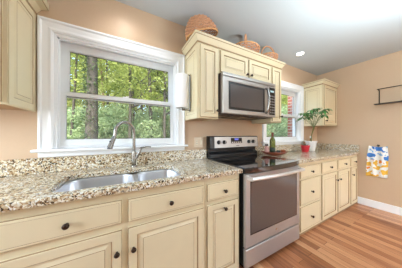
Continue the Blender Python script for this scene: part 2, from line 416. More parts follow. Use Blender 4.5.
def base_cabinet(label, x0, x1, fronts, yf=FY, zt=.875, toe=None, xs=None):
    t = thing('base_cabinet', label, 'cabinet', ((x0+x1)/2, -.3, 0))
    b = MB()
    # carcass as sides, back, bottom and a face frame whose openings sit behind doors and drawer fronts
    e = .0008
    x0 += e; x1 -= e; tk = .018
    b.box(x0,x0+tk,yf+.02,-.004,.0,zt); b.box(x1-tk,x1,yf+.02,-.004,.0,zt); b.box(x0+tk,x1-tk,-.012,-.004,.0,zt); b.box(x0+tk,x1-tk,yf+.02,-.012,.06,.078)
    b.build('body', M['cream'], t)
    f = MB(); f.box(x0,x1,yf,yf+.02,0,.05); f.box(x0,x1,yf,yf+.02,zt-.06,zt)
    f.box(x0,x1,yf,yf+.02,.05,zt-.06)
    # glaze line along the frame's lower edge and mould
    f.box(x0,x1,yf-.004,yf,.0,.018,1)
    f.build('face_frame', [M['cream'], M['glaze']], t)
    for fr in fronts: front_door(t, *fr[:4], yf, *fr[4:])
    return t
base_cabinet('cream base cabinet left of the sink, running out of frame', -1.35, -.52,
   [(-1.32,-.945,.69,.827,-1.13,.758,'drawer'),(-.925,-.55,.69,.827,-.74,.758,'drawer'),(-1.32,-.945,.06,.655,-.97,.53),(-.925,-.55,.06,.655,-.9,.53)])
base_cabinet('wide cream base cabinet with two doors under the sink', -.52, .572,
   [(-.492,.004,.69,.829,-.243,.758,'drawer'),(.036,.558,.686,.825,.297,.756,'drawer'),(-.492,.004,.06,.652,-.022,.53),(.036,.558,.06,.652,.066,.527)])
base_cabinet('narrow cream base cabinet between the sink cabinet and the stove', .572, .928,
   [(.590,.905,.688,.826,.752,.753,'drawer'),(.590,.905,.06,.656,.752,.608,'door',.85)])
base_cabinet('cream base cabinet with a stack of three drawers, right of the stove', 1.79, 2.378,
   [(1.88,2.355,.683,.83,2.118,.752,'drawer'),(1.88,2.355,.357,.664,2.118,.50,'drawer'),(1.88,2.355,.045,.338,2.118,.185,'drawer')])
base_cabinet('cream base cabinet with a pair of doors meeting under two drawers', 2.378, 3.36,
   [(2.402,2.858,.683,.83,2.63,.752,'drawer'),(2.892,3.336,.683,.83,3.12,.752,'drawer'),(2.402,2.858,.045,.664,2.825,.54,'door',.85),(2.892,3.336,.045,.664,2.925,.54,'door',.85)])
base_cabinet('narrow cream base cabinet with one door in the corner by the right wall', 3.36, XR-.003,
   [(3.385,3.66,.683,.83,3.53,.752,'drawer'),(3.385,3.66,.045,.664,3.43,.54,'door',.8)])

def crown(mb, x0, x1, yf, z, left=True, right=True, h=.085, p=.042, ytop=-.004):
    """crown moulding as stacked mitred rings around left, front, right"""
    prof = [(0,-.0),(.006,.0),(.008,.012),(.006,.016),(.016,.030),(.030,.052),(p-.006,.060),(p-.004,.066),(p,.068),(p,h),(.0,h)]
    vs = []; fs = []; n = len(prof)
    for d, zz in prof:
        xl = x0-(d if left else 0); xr = x1+(d if right else 0)
        vs += [(xl,ytop,z+zz),(xl,yf-d,z+zz),(xr,yf-d,z+zz),(xr,ytop,z+zz)]
    for i in range(n-1):
        g = 1 if i in (1,2,6) else 0
        for k in range(3): mb.add([],[]) ; fs.append(((i*4+k,i*4+k+1,(i+1)*4+k+1,(i+1)*4+k), g))
    o = len(mb.v); mb.v += vs
    for f, g in fs: mb.f.append(tuple(o+i for i in f)); mb.m.append(g)
    b = o+(n-1)*4; mb.f.append((b,b+1,b+2,b+3)); mb.m.append(0)
    mb.f.append((o+3,o+2,o+1,o)); mb.m.append(0)
    mb.f.append(tuple(o+i*4 for i in range(n))); mb.m.append(0); mb.f.append(tuple(o+i*4+3 for i in range(n-1,-1,-1))); mb.m.append(0)

def upper_cabinet(label, x0, x1, z0, z1, yf, doors, sides='', ck=1.0, cr=None, depth_back=-.003):
    t = thing('wall_cabinet', label, 'cabinet', ((x0+x1)/2, -.16, z0)); e = .0006
    b = MB(); b.box(x0+e,x1-e,yf+.02,depth_back,z0+.012,z1); b.box(x0+e,x1-e,yf,yf+.02,z0,z1)
    b.box(x0+e,x0+.018,yf+.02,depth_back,z0,z0+.012); b.box(x1-.018,x1-e,yf+.02,depth_back,z0,z0+.012)
    b.build('body', M['cream'], t)
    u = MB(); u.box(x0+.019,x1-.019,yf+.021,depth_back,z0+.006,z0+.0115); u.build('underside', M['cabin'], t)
    for d in doors: front_door(t, *d[:4], yf, *d[4:])
    if 'l' in sides:
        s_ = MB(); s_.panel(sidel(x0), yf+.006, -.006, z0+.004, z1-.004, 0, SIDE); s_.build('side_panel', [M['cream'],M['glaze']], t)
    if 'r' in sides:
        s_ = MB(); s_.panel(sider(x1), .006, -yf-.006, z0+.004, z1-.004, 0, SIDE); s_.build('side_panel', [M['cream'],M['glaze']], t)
    return t
UZ0, UZ1 = 1.378, 2.115
a = upper_cabinet('tall narrow cream wall cabinet between the big window and the microwave', .654, .898, UZ0, UZ1, -.33,
   [(.676,.888,UZ0+.012,UZ1-.012,.868,1.46,'door',.8)], 'l')
b_ = upper_cabinet('short wide cream wall cabinet with two doors above the microwave', .898, 1.738, 1.862, UZ1, -.33,
   [(.916,1.308,1.876,UZ1-.012,1.285,1.91,'door',.85),(1.328,1.72,1.876,UZ1-.012,1.351,1.91,'door',.85)])
c_ = upper_cabinet('tall narrow cream wall cabinet right of the microwave, beside the small window', 1.738, 1.95, UZ0, UZ1, -.33,
   [(1.75,1.938,UZ0+.012,UZ1-.012,1.915,1.46,'door',.75)], 'r')
cm = MB(); crown(cm, .654, 1.95, -.33, UZ1)
tag(cm.build('crown_moulding', [M['cream'],M['glaze']]), 'cream crown moulding along the tops of the cabinets around the microwave', 'moulding')
r_ = upper_cabinet('cream wall cabinet in the right corner above the potted plants', 3.135, XR-.003, UZ0, UZ1-.01, -.33,
   [(3.165,XR-.04,UZ0+.012,UZ1-.022,3.20,1.465,'door',.9)], 'l')
cm = MB(); crown(cm, 3.135, XR-.003, -.33, UZ1-.01, right=False); cm.build('crown', [M['cream'],M['glaze']], r_)
l_ = upper_cabinet('cream wall cabinet at the left edge, left of the big window', -1.35, -.580, UZ0+.012, 2.135, -.33,
   [(-1.33,-.98,UZ0+.024,2.12,-1.01,1.46),(-.965,-.595,UZ0+.024,2.12,-.935,1.46)], 'r')
cm = MB(); crown(cm, -1.35, -.580, -.33, 2.135, left=False, p=.075, h=.115); cm.build('crown', [M['cream'],M['glaze']], l_)

# ------------------------------------------------------------------ countertops and sink
CT, CB = .914, .8765
def sink_outline(x0, x1, y0, y1, r, n=8):
    pts = []
    for cx, cy, a0 in ((x1-r,y1-r,0),(x0+r,y1-r,90),(x0+r,y0+r,180),(x1-r,y0+r,270)):
        for k in range(n+1):
            a = math.radians(a0+90*k/n); pts.append((cx+r*math.cos(a), cy+r*math.sin(a)))
    return pts
SO = sink_outline(-.350, .438, -.584, -.168, .10)
def counter(label, x0, x1, hole=None, right_splash=False, left_open=True):
    t = thing('countertop', label, 'countertop', ((x0+x1)/2,-.32,CT))
    me = bpy.data.meshes.new('slab'); bm = bmesh.new()
    outer = [(x0,-.648),(x1,-.648),(x1,-.003),(x0,-.003)]
    def loop(p, z):
        vs_ = [bm.verts.new((x,y,z)) for x, y in p]
        return vs_, [bm.edges.new((vs_[i], vs_[(i+1) % len(vs_)])) for i in range(len(vs_))]
    loops = [loop(outer, CT)] + ([loop(hole, CT)] if hole else [])
    r = bmesh.ops.triangle_fill(bm, use_beauty=True, edges=[e for l in loops for e in l[1]])
    top = [g for g in r['geom'] if isinstance(g, bmesh.types.BMFace)]
    ex = bmesh.ops.extrude_face_region(bm, geom=top)
    bmesh.ops.translate(bm, vec=(0,0,CB-CT), verts=[g for g in ex['geom'] if isinstance(g, bmesh.types.BMVert)])
    bmesh.ops.recalc_face_normals(bm, faces=bm.faces); bm.to_mesh(me); bm.free()
    me.materials.append(M['granite'])
    o = bpy.data.objects.new('slab', me); COL.objects.link(o); o.parent = t; o.location = -t.location
    bv = o.modifiers.new('bevel','BEVEL'); bv.width = .006; bv.segments = 3; bv.limit_method = 'ANGLE'; bv.angle_limit = math.radians(50)
    s_ = MB(); s_.box(x0,x1-(.022 if right_splash else 0),-.022,-.003,CT+.0005,1.033); s_.build('backsplash', M['granite'], t, bevel=.003)
    if right_splash:
        s_ = MB(); s_.box(x1-.021,x1,-.64,-.003,CT+.0005,1.033); s_.build('side_splash', M['granite'], t, bevel=.003)
    return t
counter('speckled granite countertop holding the sink, below the big window', -1.35, .936, SO)
counter('speckled granite countertop right of the stove, under the small window', 1.782, XR-.002, None, True)

sk = thing('kitchen_sink', 'double-bowl stainless steel sink set into the granite countertop', 'sink', (.05,-.39,CB-.2))
def bowl(x0, x1, y0, y1, r, depth):
    b = MB(); n = 8; rings = []
    for ins, z, rr in ((0,CB-.001,r),(.004,CB-.02,r),(.012,CB-depth*.8,r),(.03,CB-depth*.96,r*.8),(.06,CB-depth,r*.6)):
        rings.append([(x,y,z) for x, y in sink_outline(x0+ins,x1-ins,y0+ins,y1-ins,max(.02,rr-ins*.5),n)])
    N = len(rings[0]); vs = [p for q in rings for p in q]; fs = []
    for i in range(len(rings)-1):
        for k in range(N): fs.append((i*N+k, i*N+(k+1) % N, (i+1)*N+(k+1) % N, (i+1)*N+k))
    fs.append(tuple((len(rings)-1)*N+k for k in range(N))); b.add(vs, fs)
    o = b.build('bowl', M['sink'], sk, smooth=True, recalc=False)
    s_ = o.modifiers.new('solid','SOLIDIFY'); s_.thickness = .0015; s_.offset = 1
    d = MB(); cx, cy = (x0+x1)/2, (y0+y1)/2+.03
    d.lathe([(.055,.0015),(.05,.004),(.042,.002),(.03,-.0005),(0,-.0005)], (cx,cy,CB-depth+.001), 24); d.build('drain', M['chrome'], o, smooth=True)
bowl(-.360, .085, -.594, -.158, .10, .2)
bowl(.112, .448, -.594, -.158, .09, .18)
dv = MB(); dv.box(.082,.115,-.56,-.20,CB-.05,CB-.004); dv.build('divider', M['sink'], sk, bevel=.008)

fa = thing('faucet', 'brushed nickel gooseneck kitchen faucet with pull-down spray head behind the sink', 'faucet', (.105,-.085,CT))
b = MB(); b.lathe([(0,.0005),(.027,.0005),(.027,.008),(.022,.014),(.0,.014)], (.105,-.085,CT), 24); b.build('base', M['chrome'], fa, smooth=True, angle=40)
b = MB(); b.lathe([(0,.012),(.019,.012),(.0205,.05),(.019,.1),(.0165,.14),(.0135,.16),(0,.16)], (.105,-.085,CT), 24); b.build('body', M['chrome'], fa, smooth=True)
dirx, diry = -.17/.2, -.105/.2
R = .088; pts = [(.105,-.085,CT+.15)]; zt = CT+.318
pts.append((.105,-.085,CT+.24))
for k in range(0, 15):
    a = PI*k/14*1.0
    q = R*(1-math.cos(a)); pts.append((.105+dirx*q, -.085+diry*q, zt+R*math.sin(a)*1.05))
e = pts[-1]; pts.append((e[0]+dirx*.004, e[1]+diry*.004, e[2]-.03))
b = MB(); b.tube(pts, .0138, 12); b.build('spout', M['chrome'], fa, smooth=True, angle=60)
h0 = Vector(pts[-1]); h1 = h0+Vector((dirx*.042, diry*.042, -.098))
b = MB(); b.tube([h0, h0.lerp(h1,.1), h0.lerp(h1,.55), h1], [.0125,.0155,.0175,.0225], 16)
sp = b.build('spray_head', M['chrome'], fa, smooth=True, angle=60)
b = MB(); b.tube([h1, h1+Vector((dirx*.0005,diry*.0005,-.006))], [.019,.018], 16); b.build('nozzle', M['black'], sp)
b = MB(); m_ = h0.lerp(h1,.45)+Vector((dirx,diry,0))*.017; b.lathe([(0,0),(.007,0),(.007,.004),(0,.004)], (m_.x, m_.y-.003, m_.z), 12, axis='-y'); b.build('button', M['black'], sp)
b = MB(); b.tube([(.105,-.085,CT+.07),(.128,-.09,CT+.085),(.150,-.094,CT+.13),(.162,-.096,CT+.165)], [.013,.0135,.012,.011], 12)
b.tube([(.158,-.095,CT+.168),(.175,-.098,CT+.176),(.215,-.105,CT+.183),(.255,-.11,CT+.181)], [.011,.009,.0065,.0055], 10)
b.build('handle', M['chrome'], fa, smooth=True, angle=60)

# ------------------------------------------------------------------ range
X0, X1 = .946, 1.772
rg = thing('stove', 'freestanding stainless steel electric stove with black glass top', 'stove', ((X0+X1)/2,-.35,0))
b = MB(); b.box(X0+.004,X1-.004,-.640,-.03,.05,.8735); b.box(X0+.03,X1-.03,-.60,-.05,.0,.05); b.build('body', M['black'], rg)
b = MB()   # cooktop with a bowed front edge
pl = [(X0,-.03),(X1,-.03),(X1,-.665)] + [(X1+(X0-X1)*k/12, -.665-.038*math.sin(PI*k/12)**.7) for k in range(1,12)] + [(X0,-.665)]
n = len(pl); b.add([(x,y,z) for z in (.874,.921) for x, y in pl], [tuple(reversed(range(n))), tuple(range(n,2*n))]+[(k,(k+1) % n,n+(k+1) % n,n+k) for k in range(n)])
ck = b.build('cooktop', M['blackglass'], rg, bevel=.005)
for cx, cy, r in ((1.15,-.49,.105),(1.56,-.49,.09),(1.15,-.23,.08),(1.56,-.23,.105)):
    q = MB(); q.lathe([(r-.003,.9212),(r,.9214),(r+.001,.9212)], (cx,cy,0), 40); q.lathe([(r*.6,.9212),(r*.6+.0015,.9214),(r*.6+.0025,.9212)], (cx,cy,0), 40)
    q.build('burner_ring', M['micglass'], ck)
# backguard
b = MB(); b.prism([(-.005,.9215),(-.085,.9215),(-.085,.962),(-.05,1.0),(-.052,1.035),(-.10,1.045),(-.088,1.188),(-.078,1.195),(-.005,1.195)], X0-.004, X1-.006, 'x')
bgd = b.build('backguard', M['black'], rg, bevel=.004)
def bgp(x, z): t_ = (z-1.045)/(1.188-1.045); return (x, -.10+.012*t_-.0008, z)
def bgbox(name, x0, x1, z0, z1, m, th, par):
    q = MB(); A = [Vector(bgp(x0,z0)),Vector(bgp(x1,z0)),Vector(bgp(x1,z1)),Vector(bgp(x0,z1))]
    q.add(A+[p+Vector((0,-th,0)) for p in A], [(3,2,1,0),(4,5,6,7),(0,1,5,4),(1,2,6,5),(2,3,7,6),(3,0,4,7)]); return q.build(name, m, par)
pn = bgbox('control_panel', 1.005, X1-.016, 1.05, 1.186, M['steel'], .002, bgd)
bgbox('display', 1.262, 1.452, 1.10, 1.172, M['black'], .0038, bgd)
bgbox('clock', 1.325, 1.39, 1.142, 1.164, M['display'], .0045, bgd)
for k in range(5):
    bgbox('button', 1.275+.034*k, 1.298+.034*k, 1.108, 1.120, M['steel'], .0046, bgd)
bgbox('brand_badge', 1.345, 1.40, 1.066, 1.072, M['black'], .0028, bgd)
for kx in (1.065, 1.15, 1.575, 1.66):
    p = bgp(kx, 1.118); q = MB()
    q.lathe([(0,.0),(.026,0),(.026,.006),(.023,.008),(.021,.028),(.018,.031),(0,.031)], (p[0],p[1]-.002,p[2]), 20, axis='-y'); kk = q.build('knob', M['black'], rg, smooth=True, angle=40)
    q = MB(); q.box(p[0]-.003,p[0]+.003,p[1]-.040,p[1]-.0345,p[2]-.018,p[2]+.018); q.build('knob_grip', M['steel'], kk)
# oven door
b = MB(); mp = front(-.640)
b.panel(mp, X0+.004, X1-.004, .222, .866, .002, [(0,.026,0),(.004,.032,0)]); od = b.build('oven_door', M['steel'], rg)
b = MB(); b.panel(mp, X0+.062, X1-.062, .335, .79, .0325, [(0,.0335,0),(.002,.0335,0)]); b.build('oven_window', M['ovenglass'], od)
b = MB(); b.box(X0+.055,X1-.055,-.6735,-.672,.326,.335); b.box(X0+.055,X1-.055,-.6735,-.672,.79,.799); b.box(X0+.055,X0+.062,-.6735,-.672,.335,.79); b.box(X1-.062,X1-.055,-.6735,-.672,.335,.79)
b.build('window_trim', M['black'], od)
b = MB(); hp = [(X0+.02+(X1-X0-.04)*k/16, -.722-.026*math.sin(PI*k/16), .836) for k in range(17)]
b.tube(hp, .0165, 12); b.box(X0+.016,X0+.04,-.722,-.672,.822,.850); b.box(X1-.04,X1-.016,-.722,-.672,.822,.850)
b.build('handle', M['handle'], od, smooth=True, angle=50)
b = MB(); b.panel(mp, X0+.004, X1-.004, .045, .207, .002, [(0,.026,0),(.004,.032,0)]); b.build('warming_drawer', M['steel'], rg)
q = MB(); q.lathe([(0,.0),(.012,0),(.012,.0012),(0,.0012)], ((X0+X1)/2,-.672,.275), 20, axis='-y'); q.build('brand_badge', M['chrome'], od)

# ------------------------------------------------------------------ microwave
MX0, MX1 = .904, 1.732; MZ0, MZ1 = 1.43, 1.858
mw = thing('microwave', 'stainless steel over-the-range microwave hanging below the short cabinet', 'microwave', ((MX0+MX1)/2,-.2,MZ0))
b = MB(); b.box(MX0,MX1,-.365,-.005,MZ0,MZ1); b.build('body', mat('microwave_case', (70,56,50), .4), mw, bevel=.003)
b = MB(); b.box(MX0,MX1,-.402,-.366,1.822,MZ1); vt = b.build('vent_strip', M['steel_mw'], mw, bevel=.004)
mp = front(-.366)
b = MB(); b.panel(mp, MX0, 1.575, MZ0+.004, 1.818, .001, [(0,.030,0),(.005,.036,0),(.042,.036,0),(.046,.033,0),(.05,.033,0)]); dr = b.build('door', M['steel_mw'], mw)
b = MB(); b.panel(mp, MX0+.075, 1.575-.048, MZ0+.05, 1.818-.048, .0335, [(0,.0355,0),(.002,.0365,0)]); wd = b.build('window', M['black'], dr)
b = MB(); b.panel(mp, MX0+.098, 1.575-.072, MZ0+.075, 1.818-.073, .0366, [(0,.0372,0),(.002,.0374,0)]); b.build('pane', M['micglass'], wd)
b = MB(); b.panel(mp, 1.578, MX1, MZ0+.004, 1.818, .001, [(0,.030,0),(.004,.035,0)]); cp = b.build('control_panel', M['steel_mw'], mw)
b = MB(); b.panel(mp, 1.612, MX1-.014, MZ0+.03, 1.80, .0352, [(0,.0362,0),(.001,.0365,0)]); kp = b.build('keypad', M['black'], cp)
b = MB()
for r in range(7):
    for c in range(3): b.box(1.625+.032*c, 1.648+.032*c, -.4035, -.4027, MZ0+.05+.034*r, MZ0+.068+.034*r)
b.build('keys', mat('grey_key', (120,118,118), .4), cp)
b = MB(); b.box(1.63,1.70,-.4035,-.4027,1.742,1.765); b.build('clock', mat('microwave_clock', (150,170,175), .3, emit=(150,190,200), estr=.4), cp)
b = MB(); b.tube([(1.548,-.402,1.475),(1.548,-.425,1.488)]+[(1.548,-.432-.018*math.sin(PI*k/10),1.50+.25*k/10) for k in range(11)]+[(1.548,-.425,1.762),(1.548,-.402,1.775)], .0125, 10)
b.build('handle', M['chrome'], dr, smooth=True)
b = MB()
for k in range(5): b.box(MX0+.05+.15*k, MX0+.17+.15*k, -.30, -.10, MZ0-.006, MZ0-.0005)
b.build('grease_filter', M['black'], mw)

# ------------------------------------------------------------------ downlights
GL = 'ceiling downlights'
for i, (x, y, lb) in enumerate(((2.46,-.31,'small round recessed ceiling light glowing white above the right counter'),(.03,-.27,'recessed ceiling light above the sink, outside the frame'),
        (.6,-2.6,'recessed ceiling light behind the camera'),(2.46,-2.6,'recessed ceiling light behind the camera on the right'))):
    t = thing('ceiling_light', lb, 'light', (x,y,ZC), GL)
    b = MB(); b.lathe([(.043,-.001),(.062,-.001),(.06,-.006),(.045,-.004),(.043,-.001)], (x,y,ZC), 32); b.build('trim_ring', M['white'], t, smooth=True)
    b = MB(); b.lathe([(0,-.0015),(.042,-.0015),(.042,-.0005),(0,-.0005)], (x,y,ZC), 32); b.build('lens', M['lampglow'], t)
    lamp('downlight', 'SPOT', (x,y,ZC-.015), (0,0,0), (11,8,14,14)[i], (1,.97,.93), spot_size=math.radians(150), spot_blend=.9, shadow_soft_size=.05)

# ------------------------------------------------------------------ small things on the back wall
t = thing('outlet_plate', 'ivory double-gang outlet and switch plate beside the stove', 'outlet', (.836,-.003,1.12))
b = MB(); b.panel(front(-.001), .776, .896, 1.062, 1.182, 0, [(0,.003,0),(.004,.006,0)]); b.build('plate', M['plate'], t)
b = MB(); b.box(.792,.822,-.0085,-.0071,1.092,1.152); rc = b.build('receptacle', M['plate2'], t, bevel=.001)
b = MB()
for z in (1.108,1.136):
    b.box(.801,.8035,-.0090,-.0086,z-.005,z+.005); b.box(.811,.8135,-.0090,-.0086,z-.005,z+.005)
b.build('slots', M['dark_gap'], rc)
b = MB(); b.box(.850,.880,-.0085,-.0071,1.092,1.152); b.prism([(-.0086,1.10),(-.014,1.146),(-.0086,1.15)], .856, .874); b.build('rocker_switch', M['plate2'], t)

t = thing('paper_towel_holder', 'metal paper towel holder fixed to the cabinet side, right of the big window', 'holder', (.645,-.16,1.47))
b = MB(); b.box(.6455,.6495,-.175,-.145,1.46,1.86); b.tube([(.644,-.16,1.475),(.60,-.16,1.475),(.560,-.16,1.472)], .006); b.tube([(.644,-.16,1.85),(.60,-.16,1.852),(.560,-.16,1.85)], .006)
b.build('bracket', M['chrome'], t)
b = MB(); b.lathe([(0,-.004),(.03,-.004),(.03,.002),(0,.002)], (.560,-.16,1.482), 20); b.tube([(.560,-.16,1.474),(.560,-.16,1.85)], .006); b.build('rod', M['chrome'], t, smooth=True, angle=40)
b = MB(); b.lathe([(.018,1.492),(.064,1.492),(.066,1.496),(.066,1.828),(.064,1.832),(.018,1.832),(.018,1.492)], (.560,-.16,0), 40)
pr_ = b.build('paper_towel_roll', M['paper'], None, smooth=True, angle=40); tag(pr_, 'white paper towel roll standing upright beside the window casing', 'paper towel roll')

# ------------------------------------------------------------------ baskets
def basket(name, label, loc, rx, ry, h, taper, rot=(0,0,0), handle=None, rim='wicker2'):
    """woven bowl standing on z=0, real weavers going over and under the stakes"""
    t = thing(name, label, 'basket', loc, None)
    S = 28
    def prof(u): return taper+(1-taper)*math.sin(u*PI/2)**.8
    b = MB()
    rows = int(h/.0145)
    for r in range(rows):
        u = (r+.5)/rows; k = prof(u); pts = []
        for i in range(S*2):
            a = PI*i/S; w = .004*(1 if (i//1+r) % 2 else -1) if i % 2 == 0 else 0
            w = .006*math.cos(PI*i/2+PI*r)
            pts.append(((rx*k+w)*math.cos(a), (ry*k+w)*math.sin(a), u*h))
        b.tube(pts, .0062, 5, closed=True)
    for i in range(S//2):
        a = 2*PI*(i+.0)/(S//2)
        b.tube([(rx*prof(u)*math.cos(a), ry*prof(u)*math.sin(a), u*h) for u in (0,.2,.4,.6,.8,1)], .0035, 4)
    b.lathe([(0,.002),(taper*1.0,.002),(taper*1.02,.008),(0,.008)], (0,0,0), 28, sx=rx, sy=ry)
    def place(o):
        o.rotation_euler = rot; o.location = (0,0,0); return o
    def bld(mb, nm, m, par): 
        o = mb.build(nm, m, None, smooth=True, recalc=False); o.parent = t; return place(o)
    bd = bld(b, 'body', M['wicker'], t)
    b = MB()
    for s_ in (0, PI):
        b.tube([((rx+.003*math.cos(8*a+s_))*math.cos(a), (ry+.003*math.cos(8*a+s_))*math.sin(a), h+.003*math.sin(8*a+s_)) for a in [2*PI*k/72 for k in range(72)]], .0065, 6, closed=True)
    bld(b, 'rim', M[rim], t)
    if handle:
        hr, hh, ang = handle; ca, sa = math.cos(ang), math.sin(ang); b = MB()
        for s_ in (0, 2.1, 4.2):
            pts = []
            for k in range(33):
                th_ = PI*k/32; q = -math.cos(th_)
                pts.append((hr*q*ca+.004*math.cos(k*.9+s_)*ca, hr*q*sa+.004*math.sin(k*.9+s_), h-.02+(hh)*math.sin(th_)**(.6 if rx > .15 else .8)+.003*math.cos(k*.9+s_)))
            b.tube(pts, .008, 6)
        bld(b, 'handle', M['wicker'], t)
    return t
def top_z(): return UZ1+.0855
TZ = top_z()
bk = basket('wicker_basket', 'deep round wicker basket tipped on its side, nearest the big window', (.712,-.215,TZ+.236), .185, .135, .17, .5, rot=(0,math.radians(160),0))
basket('wicker_basket', 'shallow wicker basket with a tall hoop handle, middle of the three', (1.39,-.235,TZ), .175, .14, .10, .72, handle=(.142,.166,math.radians(40)))
basket('wicker_basket', 'small wicker basket with a rounded handle, at the right end of the cabinets', (1.80,-.245,TZ), .125, .11, .09, .75, handle=(.122,.168,math.radians(-8)))

# ------------------------------------------------------------------ things on the right counter
tx, ty = 1.955, -.225
t = MB(); N = 28; rings = []
for s_, dz in ((0,.006),(.55,.006),(.85,.02),(1,.045),(1.02,.05),(1.0,.052),(.84,.03),(.55,.014),(0,.014)):
    rg_ = []
    for k in range(N):
        a = 2*PI*k/N; up_ = .012*abs(math.cos(a))**3*(s_ > .8)
        x, y = .185*s_*math.cos(a), .105*s_*math.sin(a); ca, sa = math.cos(math.radians(-35)), math.sin(math.radians(-35))
        rg_.append((tx+x*ca-y*sa, ty+x*sa+y*ca, CT+.001+dz+up_))
    rings.append(rg_)
t.add([p for r in rings for p in r], [(i*N+k, i*N+(k+1) % N, (i+1)*N+(k+1) % N, (i+1)*N+k) for i in range(len(rings)-1) for k in range(N)])
t.lathe([(0,0),(.06,0),(.06,.0075),(0,.0075)], (tx,ty,CT+.0005), 24)
tag(t.build('serving_tray', M['traywood'], None, smooth=True, recalc=True), 'reddish brown oval wooden tray on the counter just right of the stove', 'tray')
TT = CT+.0165
w = thing('wine_bottle', 'tall green glass bottle standing on the wooden tray', 'bottle', (1.93,-.215,TT)); c = (1.93,-.215,TT)
b = MB(); b.lathe([(0,.0),(.036,0),(.0385,.006),(.0385,.19),(.034,.215),(.018,.245),(.0145,.262),(.0145,.30),(.0165,.302),(.0165,.312),(0,.312)], c, 24); b.build('bottle_glass', M['bottle'], w, smooth=True, angle=50)
b = MB(); b.lathe([(0.0389,.03),(.0395,.03),(.0395,.095),(.0389,.095)], c, 24); b.build('label', M['bottle_dark'], w, smooth=True)
b = MB(); b.lathe([(.0149,.256),(.0158,.256),(.0158,.300),(.0172,.303),(.0172,.314),(0,.3145)], c, 20); b.build('foil_capsule', M['foil'], w, smooth=True, angle=50)
c = (1.855,-.175,TT+.002); w = thing('soap_bottle', 'short pale pink bottle with a black cap on the left of the tray', 'bottle', c)
b = MB(); b.lathe([(0,.0),(.028,0),(.03,.005),(.03,.09),(.022,.108),(.012,.114),(.012,.12),(0,.12)], c, 20); b.build('bottle_glass', M['pinkgl'], w, smooth=True, angle=50)
b = MB(); b.lathe([(0,.1205),(.0225,.1205),(.0225,.143),(.02,.146),(0,.146)], c, 20); b.build('cap', M['black'], w, smooth=True, angle=40)
c = (2.0,-.26,TT+.001); b = MB(); b.lathe([(0,.0),(.022,0),(.026,.055),(.0245,.055),(.021,.004),(0,.004)], c, 20)
tag(b.build('glass_tumbler', M['blueglass'], None, smooth=True, angle=50), 'small grey glass tumbler on the tray just right of the green bottle', 'glass')
c = (2.07,-.285,TT+.006); b = MB(); b.lathe([(0,.0),(.022,0),(.03,.02),(.031,.055),(.0295,.055),(.0285,.02),(.021,.004),(0,.004)], c, 20)
tag(b.build('copper_cup', M['copper'], None, smooth=True, angle=50), 'copper coloured cup at the right end of the wooden tray', 'cup')

def leaf(mb, p, d, L, wd, droop=.5, mi=0, up=Vector((0,0,1))):
    d = Vector(d).normalized(); side = d.cross(up)
    side = side.normalized() if side.length > .05 else Vector((1,0,0)); nrm = side.cross(d)
    pts = []; n = 6
    for i in range(n+1):
        u = i/n; c_ = Vector(p)+d*L*u*(1-.15*droop*u)-Vector((0,0,1))*droop*L*u*u*.6
        hw = wd*math.sin(PI*min(1,.06+u*.94))**.8*(1-.25*u)
        pts += [c_-side*hw+nrm*hw*.25, c_, c_+side*hw+nrm*hw*.25]
    fs = []
    for i in range(n):
        a = i*3; fs += [(a,a+1,a+4,a+3),(a+1,a+2,a+5,a+4)]
    mb.add(pts, fs, mi)
# tall schefflera-like plant in the white pot
PX, PY = 3.10, -.165
pt = thing('potted_plant', 'tall leafy green houseplant in a flared white pot under the corner cabinet', 'plant', (PX,PY,CT+.001))
b = MB(); b.lathe([(0,0),(.056,0),(.060,.004),(.066,.05),(.088,.158),(.100,.172),(.100,.178),(.092,.178),(.084,.155),(0,.150)], (PX,PY,CT+.001), 28); po = b.build('pot', M['whitecer'], pt, smooth=True, angle=50)
b = MB(); b.lathe([(0,.1515),(.083,.1515),(.083,.1525),(0,.158)], (PX,PY,CT+.001), 20); b.build('soil', M['soil'], pt, smooth=True)
rnd = random.Random(5)
b = MB(); lf = MB(); lf2 = MB()
hubs = [(2.68,-.22,1.50),(2.72,-.27,1.57),(2.78,-.32,1.62),(2.86,-.38,1.58),(2.94,-.42,1.60),(2.84,-.30,1.54),(2.80,-.24,1.56),(2.97,-.42,1.54),(2.90,-.34,1.65),(2.76,-.18,1.58),(2.90,-.22,1.52),(3.0,-.44,1.64)]
for hx, hy, hz in hubs:
    mid_ = Vector((PX-.10+rnd.uniform(-.03,.03), PY-.09, 1.33)); h_ = Vector((hx,hy,hz))
    b.tube([(PX+rnd.uniform(-.012,.012)-.02,PY-.01+rnd.uniform(-.01,.01),CT+.15), (PX-.05,PY-.03,1.2), mid_, mid_.lerp(h_,.5)+Vector((0,0,.03)), h_], [.006,.005,.004,.003,.0025], 6)
    nl = rnd.choice((6,7,8)); a0 = rnd.uniform(0,6)
    for k in range(nl):
        a = a0+2*PI*k/nl; 
        leaf(lf if rnd.random() < .62 else lf2, h_, (math.cos(a), math.sin(a)*.8, rnd.uniform(-.25,.3)), rnd.uniform(.08,.125), rnd.uniform(.018,.026), rnd.uniform(.5,1.1))
b.build('stem', M['stem'], pt, smooth=True)
lf.build('leaves', M['leafin'], pt, smooth=True, recalc=False); lf2.build('pale_leaves', M['leafin2'], pt, smooth=True, recalc=False)
